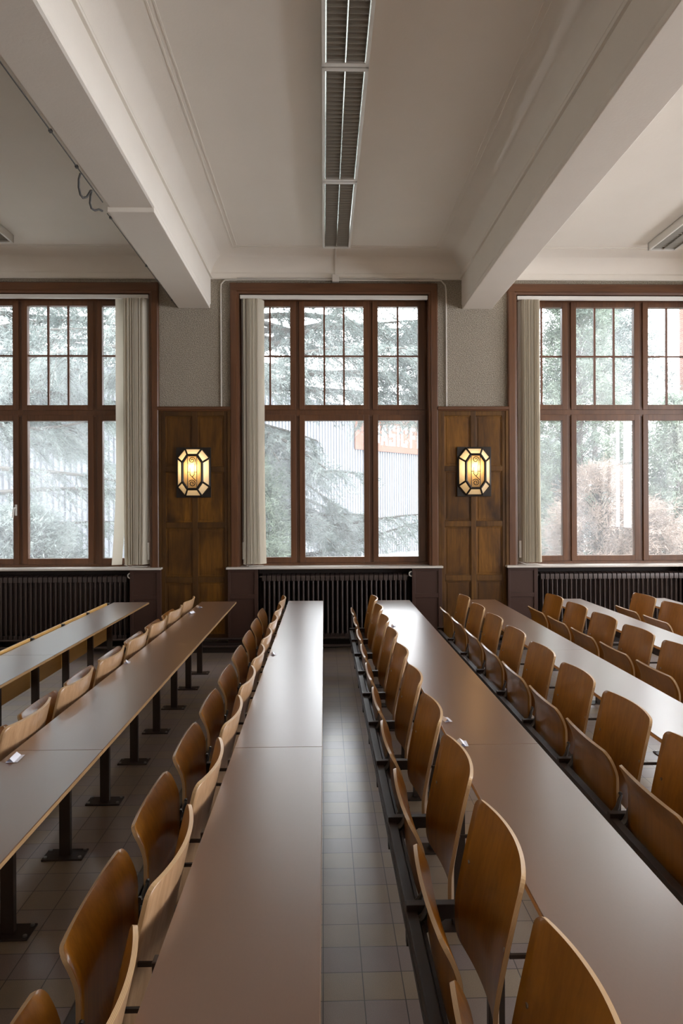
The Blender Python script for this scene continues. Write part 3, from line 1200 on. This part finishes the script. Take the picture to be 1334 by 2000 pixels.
# ------------------------------------------------------------------ chairs
def shell(fn, nu, nv, th, name, parent, rear=False):
    """curved plywood sheet: fn(u in -1..1, v in 0..1) -> point; thickness along the normal; veneered edge"""
    P = [[Vector(fn(-1 + 2 * i / nu, j / nv)) for i in range(nu + 1)] for j in range(nv + 1)]
    N = [[None] * (nu + 1) for _ in range(nv + 1)]
    for j in range(nv + 1):
        for i in range(nu + 1):
            a = P[j][min(i + 1, nu)] - P[j][max(i - 1, 0)]
            c = P[min(j + 1, nv)][i] - P[max(j - 1, 0)][i]
            n = a.cross(c)
            N[j][i] = n.normalized() if n.length > 1e-9 else Vector((1, 0, 0))
    vs, fs, mi, uvs = [], [], [], []
    W = nu + 1
    for s in (0.5, -0.5):
        for j in range(nv + 1):
            for i in range(nu + 1):
                vs.append(P[j][i] + N[j][i] * th * s)
    o2 = (nv + 1) * W
    for j in range(nv):
        for i in range(nu):
            a = j * W + i
            fs.append((a, a + 1, a + W + 1, a + W)); mi.append(2 if rear else 0); uvs.append(None)
            fs.append((o2 + a, o2 + a + W, o2 + a + W + 1, o2 + a + 1)); mi.append(0); uvs.append(None)
    ring = [(0, i) for i in range(nu)] + [(j, nu) for j in range(nv)] + [(nv, i) for i in range(nu, 0, -1)] + [(j, 0) for j in range(nv, 0, -1)]
    R = len(ring)
    for q in range(R):
        j0, i0 = ring[q]
        j1, i1 = ring[(q + 1) % R]
        a, c = j0 * W + i0, j1 * W + i1
        fs.append((a, o2 + a, o2 + c, c)); mi.append(1); uvs.append(((0, 0), (0, 1), (1, 1), (1, 0)))
    me = bpy.data.meshes.new(name)
    me.from_pydata([v[:] for v in vs], [], fs)
    me.materials.append(M['ply'])
    me.materials.append(M['edge'])
    me.materials.append(M['ply_rear'])
    me.polygons.foreach_set('material_index', mi)
    ul = me.uv_layers.new(name='UVMap')
    for p, uv in zip(me.polygons, uvs):
        if uv:
            for li, t in zip(p.loop_indices, uv):
                ul.data[li].uv = t
    me.polygons.foreach_set('use_smooth', [m != 1 for m in mi])
    me.update()
    bm = bmesh.new()
    bm.from_mesh(me)
    bmesh.ops.recalc_face_normals(bm, faces=bm.faces)
    bm.to_mesh(me)
    bm.free()
    o = bpy.data.objects.new(name, me)
    C.objects.link(o)
    o.parent = parent
    return o


def width_at(z, z0, z1, W, rt, rb):
    w = W
    if z > z1 - rt:
        d = z - (z1 - rt)
        w = W - rt + math.sqrt(max(rt * rt - d * d, 0))
    if z < z0 + rb:
        d = (z0 + rb) - z
        w = W - rb + math.sqrt(max(rb * rb - d * d, 0))
    return w


def vmap(v, z0, z1, rt, rb):
    """rows gathered at the rounded ends"""
    if v < 0.2:
        return z0 + rb * (1 - math.cos(v / 0.2 * PI / 2))
    if v > 0.8:
        return z1 - rt * (1 - math.cos((1 - v) / 0.2 * PI / 2))
    return z0 + rb + (z1 - rt - z0 - rb) * (v - 0.2) / 0.6


def make_chair():
    root = thing('folding_chair', '', 'chair', (0, 0, 0), 'plywood chairs with folded seats fixed to the desk rows')
    bz0, bz1 = 0.352, 0.785
    def back(u, v):
        z = vmap(v, bz0, bz1, 0.028, 0.045)
        w_ = width_at(z, bz0, bz1, 0.243, 0.028, 0.045)
        x = -0.119 + 0.069 * max(0.0, (z - 0.46) / 0.325) ** 1.15 + 0.043 * (1 - (u * w_ / 0.243) ** 2)
        t = (z - bz0) / (bz1 - bz0)
        zz = z - 0.018 * (1 - t) * (1 - u * u)
        return (x, u * w_ + 0.022, zz)
    br = shell(back, 18, 22, 0.0115, 'backrest', root, True)
    sz0, sz1 = 0.338, 0.660
    def seat(u, v):
        z = vmap(v, sz0, sz1, 0.030, 0.030)
        w_ = width_at(z, sz0, sz1, 0.247, 0.030, 0.030)
        x = -0.207 - 0.043 * max(0.0, (z - 0.545) / 0.11) ** 1.7 + 0.030 * max(0, (0.40 - z) / 0.062) ** 1.5 - 0.010 * (1 - u * u)
        return (x, u * w_, z)
    st = shell(seat, 14, 22, 0.0115, 'seat', root)
    for s in (-1, 1):
        y = s * 0.257
        b = B()
        pts = [(-0.196, y, 0.490), (-0.205, y, 0.470), (-0.212, y, 0.440), (-0.222, y, 0.420), (-0.243, y, 0.402)]
        b.tube(pts, [0.006, 0.008, 0.010, 0.012, 0.013], 8)
        b.tube([(-0.243, y - 0.012, 0.402), (-0.243, y + 0.012, 0.402)], 0.015, 10)
        b.tube([(-0.198, y, 0.493), (-0.198, y - s * 0.010, 0.493)], 0.007, 8)
        b.build('seat_hinge', M['cast'], root, smooth=True)
    for s in (-1, 1):
        b = B().tube([(-0.083, s * 0.208 + 0.022, 0.60), (-0.0885, s * 0.208 + 0.022, 0.60)], 0.006, 8)
        b.build('screw', M['chrome'], br, smooth=True)
    for s in (-1, 1):
        b = B().box(-0.080, -0.012, s * 0.226 + 0.018, s * 0.226 + 0.026, 0.592, 0.602)
        b.prism([(s * 0.222 + 0.022, 0.593), (s * 0.222 + 0.022, 0.601), (s * 0.2885, 0.601), (s * 0.2885, 0.593)], 'X', -0.018, -0.012)
        b.build('back_bracket', M['steel'], root)
    return root


chair = make_chair()
index_tree(chair)
row_label = {2: 'in the leftmost chair row', 3: 'in the row just left of the aisle', 4: 'in the row just right of the aisle',
             5: 'in the second row right of the aisle', 6: 'in the third row right of the aisle', 7: 'in the farthest right row'}
nth = ['nearest the windows', 'second from the windows', 'third from the windows', 'fourth from the windows', 'fifth from the windows', 'sixth from the windows',
       'seventh from the windows', 'eighth from the windows', 'ninth from the windows', 'tenth from the windows', 'eleventh from the windows']
counts = {2: 8, 3: 11, 4: 11, 5: 8, 6: 5, 7: 2}
first = True
rc = random.Random(5)
for k, n in counts.items():
    D = row_x(k)
    for i in range(n):
        yc = PY0 + (6.5 - i) * PP + 0.012
        o = chair if first else copy_tree(chair, (0, 0, 0))
        first = False
        o.location = (D, yc, 0)
        side = 'pale-backed' if k <= 3 else 'orange-brown'
        o['label'] = '%s plywood folding chair %s, %s' % (side, row_label[k], nth[i])
        o['group'] = 'plywood chairs ' + row_label[k]

# folded scraps of white paper left along the desk edges
def paper(x, y, rot, s, label):
    b = B()
    t = 0.0006
    a, h, l = 0.013 * s, 0.013 * s, 0.034 * s
    vs = [(-a, -l, 0.001), (0, -l * 0.95, h), (a, -l, 0.001), (-a, l, 0.001), (0, l * 1.03, h * 0.9), (a * 1.1, l, 0.001)]
    b.add(vs, [(0, 1, 4, 3), (1, 2, 5, 4)])
    b.add([(-a, -l, 0.001), (a * 1.9, -l, 0.001), (a * 2.1, l, 0.001), (-a, l, 0.001)], [(0, 1, 2, 3)])
    o = b.build('folded_paper', M['paper'])
    o.location = (x, y, ZD + 0.0005)
    o.rotation_euler = (0, 0, rot)
    tag(o, label, 'paper', 'scraps of folded white paper on the desks')


def on_desk(px, py):
    Y = 1333 * (1.7 - ZD) / (py - 985.3)
    return (px - 632.6) / 1333 * Y, Y


for (px, py, r, s, lb) in [
    (31, 1474, 0.1, 1.2, 'folded white paper on the second desk from left, beside its joint'),
    (248, 1290, 0.3, 1.0, 'folded white paper midway along the second desk from left'),
    (374, 1195, -0.2, 1.3, 'small folded white paper near the far end of the second desk'),
    (388, 1184, 0.5, 1.3, 'tiny folded white paper at the far end of the second desk'),
    (532, 1277, 0.1, 1.0, 'folded white paper on the desk left of the aisle'),
    (868, 1409, 0.2, 1.0, 'folded white paper on the desk right of the aisle, beyond its joint'),
    (900, 1456, 0.0, 1.0, 'folded white paper tucked at the joint of the desk right of the aisle'),
    (766, 1224, 0.0, 1.0, 'folded white paper near the far end of the desk right of aisle'),
]:
    x, y = on_desk(px, py)
    paper(x, y, r, s, lb)

# ------------------------------------------------------------------ outside
struct(B().box(-60, 60, 8.42, 90, -1.3, -0.9).build('ground', M['grass']), 'garden ground outside')

# corrugated building with the orange banner
P1 = Vector((2.7, 35.2, 0))
dv = Vector((0.68, 0.73, 0)).normalized()
nv_ = Vector((0.73, -0.68, 0)).normalized()
bld = thing('metal_clad_building', 'pale corrugated metal building beyond the garden with an orange banner', 'building', P1[:])
b = B()
t0, t1, pitch = -34.0, 24.0, 0.20
prof = []
t = t0
while t < t1:
    prof += [(t, 0.0), (t + pitch * 0.55, 0.0), (t + pitch * 0.68, -0.05), (t + pitch * 0.87, -0.05)]
    t += pitch
vs = []
for z in (-1.0, 6.6):
    for (tt, d) in prof:
        p = dv * tt + nv_ * d
        vs.append((p.x, p.y, z))
n = len(prof)
b.add(vs, [(i, i + 1, n + i + 1, n + i) for i in range(n - 1)])
b.build('ribbed_wall', M['sheet'], bld)
c0, c1 = dv * t0 - nv_ * 0.06, dv * t1 - nv_ * 0.06
c2, c3 = c1 - nv_ * 12, c0 - nv_ * 12
vs = [(*c[:2], z) for z in (-1.0, 6.55) for c in (c0, c1, c2, c3)]
b = B().add(vs, [(0, 1, 2, 3), (4, 5, 6, 7), (0, 1, 5, 4), (1, 2, 6, 5), (2, 3, 7, 6), (3, 0, 4, 7)])
b.build('building_body', M['sheet'], bld)
b = B()
q = [dv * -1.75 + nv_ * 0.04, dv * 9.0 + nv_ * 0.04, dv * 9.0 + nv_ * 0.10, dv * -1.75 + nv_ * 0.10]
vs = [(*c[:2], z) for z in (4.45, 6.30) for c in q]
b.add(vs, [(0, 1, 2, 3), (4, 5, 6, 7), (0, 1, 5, 4), (1, 2, 6, 5), (2, 3, 7, 6), (3, 0, 4, 7)])
ban = b.build('banner', M['orange'], bld)
ban['label'] = 'orange banner with white lettering'
# lettering drawn as heavy block letters
GL = {
    'B': [[(0, 0), (.32, 0), (.42, .1), (.42, .42), (.34, .5), (.42, .58), (.42, .9), (.32, 1), (0, 1)], [(.14, .16), (.28, .16), (.28, .42), (.14, .42)], [(.14, .58), (.28, .58), (.28, .84), (.14, .84)]],
}
def strokes(ch):
    T = .15
    if ch == 'B': return [(0, 0, T, 1), (T, 0, .34, .15), (T, .43, .34, .57), (T, .85, .34, 1), (.30, .08, .45, .48), (.30, .52, .45, .92)]
    if ch == 'S': return [(0, 0, .45, .16), (.30, .08, .45, .5), (0, .42, .45, .58), (0, .5, .15, .92), (0, .84, .45, 1), (.30, .72, .45, .9), (0, .1, .15, .28)]
    if ch == 'I': return [(0, 0, T, 1)]
    if ch == 'C': return [(0, .04, T, .96), (T * .6, 0, .45, .16), (T * .6, .84, .45, 1), (.30, .1, .45, .34), (.30, .66, .45, .9)]
    if ch == 'F': return [(0, 0, T, 1), (T, .84, .42, 1), (T, .44, .36, .6)]
    if ch == 'T': return [(.15, 0, .31, 1), (0, .84, .46, 1)]
    return []
cent = [('B', -0.10), ('A', 0.565), ('S', 1.244), ('I', 1.784), ('C', 2.31), ('F', 3.117), ('I', 3.62), ('T', 4.15)]
b = B()
zb_, hh = 4.78, 1.10
def quad3(ta, za, tb, zb2):
    ps = [dv * ta + nv_ * 0.115, dv * tb + nv_ * 0.115, dv * tb + nv_ * 0.10, dv * ta + nv_ * 0.10]
    vv = [(*c[:2], z) for z in (za, zb2) for c in ps]
    b.add(vv, [(0, 1, 2, 3), (4, 5, 6, 7), (0, 1, 5, 4), (1, 2, 6, 5), (2, 3, 7, 6), (3, 0, 4, 7)])
for ch, tc in cent:
    wch = {'I': .15, 'A': .5}.get(ch, .45) * 1.22
    if ch == 'A':
        for poly in ([(-.28, 0), (-.10, 0), (.06, 1), (-.10, 1)], [(.28, 0), (.10, 0), (-.06, 1), (.10, 1)], [(-.14, .2), (.14, .2), (.12, .34), (-.12, .34)]):
            ps = [(tc + px * 1.1, zb_ + pz * hh) for px, pz in poly]
            fr = [dv * p_[0] + nv_ * 0.115 for p_ in ps]
            bk = [dv * p_[0] + nv_ * 0.10 for p_ in ps]
            m_ = len(ps)
            b.add([(f_.x, f_.y, p_[1]) for f_, p_ in zip(fr, ps)] + [(f_.x, f_.y, p_[1]) for f_, p_ in zip(bk, ps)],
                  [tuple(range(m_)), tuple(range(m_, 2 * m_))] + [(i, (i + 1) % m_, m_ + (i + 1) % m_, m_ + i) for i in range(m_)])
    else:
        for (xa, za, xb, zb2) in strokes(ch):
            quad3(tc - wch / 2 + xa * 1.22, zb_ + za * hh, tc - wch / 2 + xb * 1.22, zb_ + zb2 * hh)
b.build('lettering', M['lettering'], ban)

# brick house at the far right
b = B().box(11.1, 17.0, 13.0, 21.0, -0.9, 9.5)
bh = b.build('brick_house', M['brick'])
tag(bh, 'red brick house corner seen at the right edge of the right window', 'house')
B().box(11.07, 11.12, 18.6, 20.6, 3.6, 5.6).box(11.07, 11.12, 18.6, 20.6, 0.4, 2.4).build('house_window', M['white'], bh)


# ---- planting: trunks, boughs and small needle sprays
def slivers(pos, dirs, length, width, rs, name, mat, parent):
    n = len(pos)
    side = np.cross(dirs, rs.normal(size=(n, 3)))
    side /= np.linalg.norm(side, axis=1)[:, None] + 1e-9
    L_ = length * rs.uniform(0.6, 1.35, (n, 1))
    W_ = width * rs.uniform(0.6, 1.3, (n, 1))
    V = np.empty((n, 3, 3), np.float32)
    V[:, 0] = pos - side * W_
    V[:, 1] = pos + side * W_
    V[:, 2] = pos + dirs * L_
    me = bpy.data.meshes.new(name)
    me.vertices.add(3 * n)
    me.vertices.foreach_set('co', V.reshape(-1))
    me.loops.add(3 * n)
    me.loops.foreach_set('vertex_index', np.arange(3 * n, dtype=np.int32))
    me.polygons.add(n)
    me.polygons.foreach_set('loop_start', np.arange(0, 3 * n, 3, dtype=np.int32))
    me.update(calc_edges=True)
    me.materials.append(mat)
    o = bpy.data.objects.new(name, me)
    C.objects.link(o)
    o.parent = parent
    return o


def unit(v):
    return v / (np.linalg.norm(v, axis=-1, keepdims=True) + 1e-9)


def cedar(x, y, label, boughs, seed, top=9.5, r0=0.28, twigs=60, per=52, mat='cedar', z0=-0.95, size=0.095, width=0.0085):
    """boughs: list of (height, azimuth, length, rise, density)"""
    rs = np.random.RandomState(seed)
    root = thing('cedar_tree', label, 'tree', (x, y, z0), 'trees outside the windows')
    b = B()
    b.tube([(0, 0, 0), (0.05, 0.03, top * 0.5), (0.0, 0.05, top)], [r0, r0 * 0.7, r0 * 0.15], 8)
    P, Dn = [], []
    for (h, az, ln, rise, dens) in boughs:
        d = np.array([math.cos(az), math.sin(az), 0.0])
        ss = np.linspace(0, 1, 9)
        wob = rs.normal(scale=0.08 * ln, size=2)
        pts = [np.array([0, 0, h - z0]) + d * ln * s + np.array([-d[1], d[0], 0]) * wob[0] * math.sin(s * 3) + np.array([0, 0, ln * (rise * s - 0.13 * s * s)]) + np.array([0, 0, wob[1] * math.sin(s * 4) * 0.5]) for s in ss]
        b.tube([tuple(p) for p in pts], [0.012 + 0.055 * (1 - s) * min(1, ln / 3) for s in ss], 6)
        pts = np.array(pts)
        nt = int(twigs * dens * ln / 2.5)
        for s in rs.uniform(0.12, 1.0, nt):
            i = min(int(s * 8), 7)
            f = s * 8 - i
            o = pts[i] * (1 - f) + pts[i + 1] * f
            sgn = rs.choice([-1, 1])
            lat = np.array([-d[1], d[0], 0]) * sgn
            td = unit(lat * rs.uniform(0.5, 1.0) + d * rs.uniform(0.3, 1.0) + np.array([0, 0, rs.uniform(-0.75, 0.15) - (1.3 if dens > 1.4 else 0.0)]))
            tl = (0.25 + 0.55 * (1 - abs(s - 0.55))) * (rs.uniform(0.25, 2.0) if dens > 1.4 else rs.uniform(0.6, 1.4)) * min(1.0, ln / 2.6)
            m = int(per * rs.uniform(0.7, 1.3))
            u = rs.uniform(0.02, 1, m)
            droop = np.zeros((m, 3))
            droop[:, 2] = -0.38 * tl * u ** 2
            pp = o + td * tl * u[:, None] + droop + rs.normal(scale=0.022, size=(m, 3))
            P.append(pp)
            Dn.append(unit(td + rs.normal(scale=0.55, size=(m, 3)) + np.array([0, 0, -0.25])))
            if rs.rand() < 0.5:
                q = o + td * tl + np.array([0, 0, -0.38 * tl])
                b.tube([tuple(o), tuple(o + td * tl * 0.5 + np.array([0, 0, -0.09 * tl])), tuple(q)], [0.007, 0.005, 0.003], 4, cap=False)
    b.build('trunk', M['bark'], root, smooth=True)
    P, Dn = np.concatenate(P), np.concatenate(Dn)
    f = slivers(P, Dn, size, width, rs, 'foliage', M[mat], root)
    return root


def fan(seed, n, hs, az, ln, rise, dens):
    r = random.Random(seed)
    return [(r.uniform(*hs), r.uniform(*az), r.uniform(*ln), r.uniform(*rise), r.uniform(*dens)) for _ in range(n)]


# middle cedar, trunk hidden behind the pier left of the middle window
bo = fan(1, 52, (3.9, 8.5), (-3.1, 0.9), (2.4, 4.8), (0.0, 0.35), (0.8, 1.35))
bo += fan(2, 12, (0.2, 3.4), (-2.4, 0.2), (0.9, 1.9), (-0.35, 0.05), (1.41, 1.7))
bo += fan(7, 8, (1.5, 3.2), (-0.8, 0.5), (1.3, 2.3), (-0.35, 0.1), (1.0, 1.5))
bo += [(2.35, -0.02, 2.4, 0.10, 0.7), (1.0, -0.12, 3.5, 0.26, 0.9), (0.5, 0.02, 3.9, 0.34, 0.8), (2.2, -0.15, 2.5, -0.25, 1.2), (1.6, -0.1, 2.2, -0.1, 1.0), (0.6, -0.3, 2.8, 0.1, 1.3)]
cedar(-1.55, 13.6, 'large cedar behind the middle window, its boughs hanging across the panes', bo, 11)
# left cedar
bo = fan(3, 52, (3.2, 8.5), (-1.6, 1.6), (2.4, 5.0), (-0.05, 0.2), (0.8, 1.2))
bo += fan(4, 10, (-0.3, 1.2), (-1.2, 0.5), (1.8, 3.6), (0.0, 0.25), (1.2, 1.8))
bo += [(1.9, -0.15, 5.2, 0.12, 0.7), (2.5, 0.1, 4.6, 0.0, 0.8), (1.3, -0.25, 4.6, -0.1, 1.0)]
cedar(-7.6, 14.6, 'cedar seen through the left window', bo, 12)
# right cedar behind the second pier
bo = fan(5, 50, (4.2, 9.0), (1.4, 4.6), (2.0, 4.0), (-0.05, 0.2), (0.8, 1.2))
bo += fan(6, 22, (-0.2, 3.2), (-1.3, 1.3), (1.2, 2.4), (-0.2, 0.15), (1.0, 1.6))
cedar(4.6, 16.0, 'cedar between the middle and right windows, behind the oak pier', bo, 13)


def bush(x, y, h, r, label, mat, n, seed, name='garden_shrub', cone=0.0, group='shrubs and conifers beyond the right window', size=0.10, width=0.013, z0=-0.95):
    rs = np.random.RandomState(seed)
    root = thing(name, label, 'tree' if h > 4 else 'shrub', (x, y, z0), group)
    b = B()
    b.tube([(0, 0, 0), (0.03, 0, h * 0.5), (0, 0, h * 0.9)], [0.10, 0.06, 0.02], 6)
    P, Dn = [], []
    nc = n // 60
    for _ in range(nc):
        t = rs.uniform(0.02, 1) ** 0.9
        a = rs.uniform(0, 2 * PI)
        rad = r * ((1 - t) ** 0.8 if cone else math.sqrt(max(0.0, 1 - (2 * t - 0.8) ** 2 * 0.7))) * rs.uniform(0.55, 1.0)
        c = np.array([math.cos(a) * rad, math.sin(a) * rad, t * h])
        out = np.array([math.cos(a), math.sin(a), rs.uniform(-0.4, 0.6)])
        L_ = rs.uniform(0.15, 0.45)
        u = rs.uniform(0, 1, 60)
        P.append(c + unit(out) * L_ * u[:, None] + rs.normal(scale=0.06, size=(60, 3)))
        Dn.append(unit(out + rs.normal(scale=0.7, size=(60, 3))))
        if rs.rand() < 0.25:
            b.tube([(0, 0, max(0, t * h - 0.4)), tuple(c)], [0.012, 0.004], 4, cap=False)
    b.build('stem', M['bark'], root)
    slivers(np.concatenate(P), np.concatenate(Dn), size, width, rs, 'foliage', M[mat], root)
    return root


bush(5.35, 14.2, 9.0, 1.3, 'tall dark conifer behind the left panes of the right window', 'hedge', 60000, 21, 'conifer_tree', 1)
bush(7.0, 17.5, 10.0, 2.0, 'broad conifer behind the middle panes of the right window', 'cedar', 80000, 22, 'conifer_tree', 1)
bush(6.75, 12.8, 4.6, 0.75, 'bright green conifer at the right panes of the right window', 'hedge', 42000, 23, 'conifer_tree', 1)
bush(4.9, 12.0, 3.3, 0.75, 'dry brown shrub low behind the right window', 'brownleaf', 30000, 24, size=0.12, width=0.007)
bush(5.8, 12.4, 2.6, 0.8, 'grey-brown leafless shrub in the lower middle pane of the right window', 'brownleaf', 30000, 25, size=0.12, width=0.007)
bush(-1.35, 12.2, 3.4, 0.62, 'dense green shrub low behind the left pane of the middle window', 'hedge', 30000, 26, group='shrubs below the middle and left windows')
bush(-5.6, 12.6, 2.6, 1.0, 'grey-green shrub low behind the left window', 'cedar', 42000, 27, group='shrubs below the middle and left windows')
bush(9.6, 22.0, 11.0, 3.2, 'distant conifer beyond the right window', 'cedar', 60000, 28, 'conifer_tree', 1)
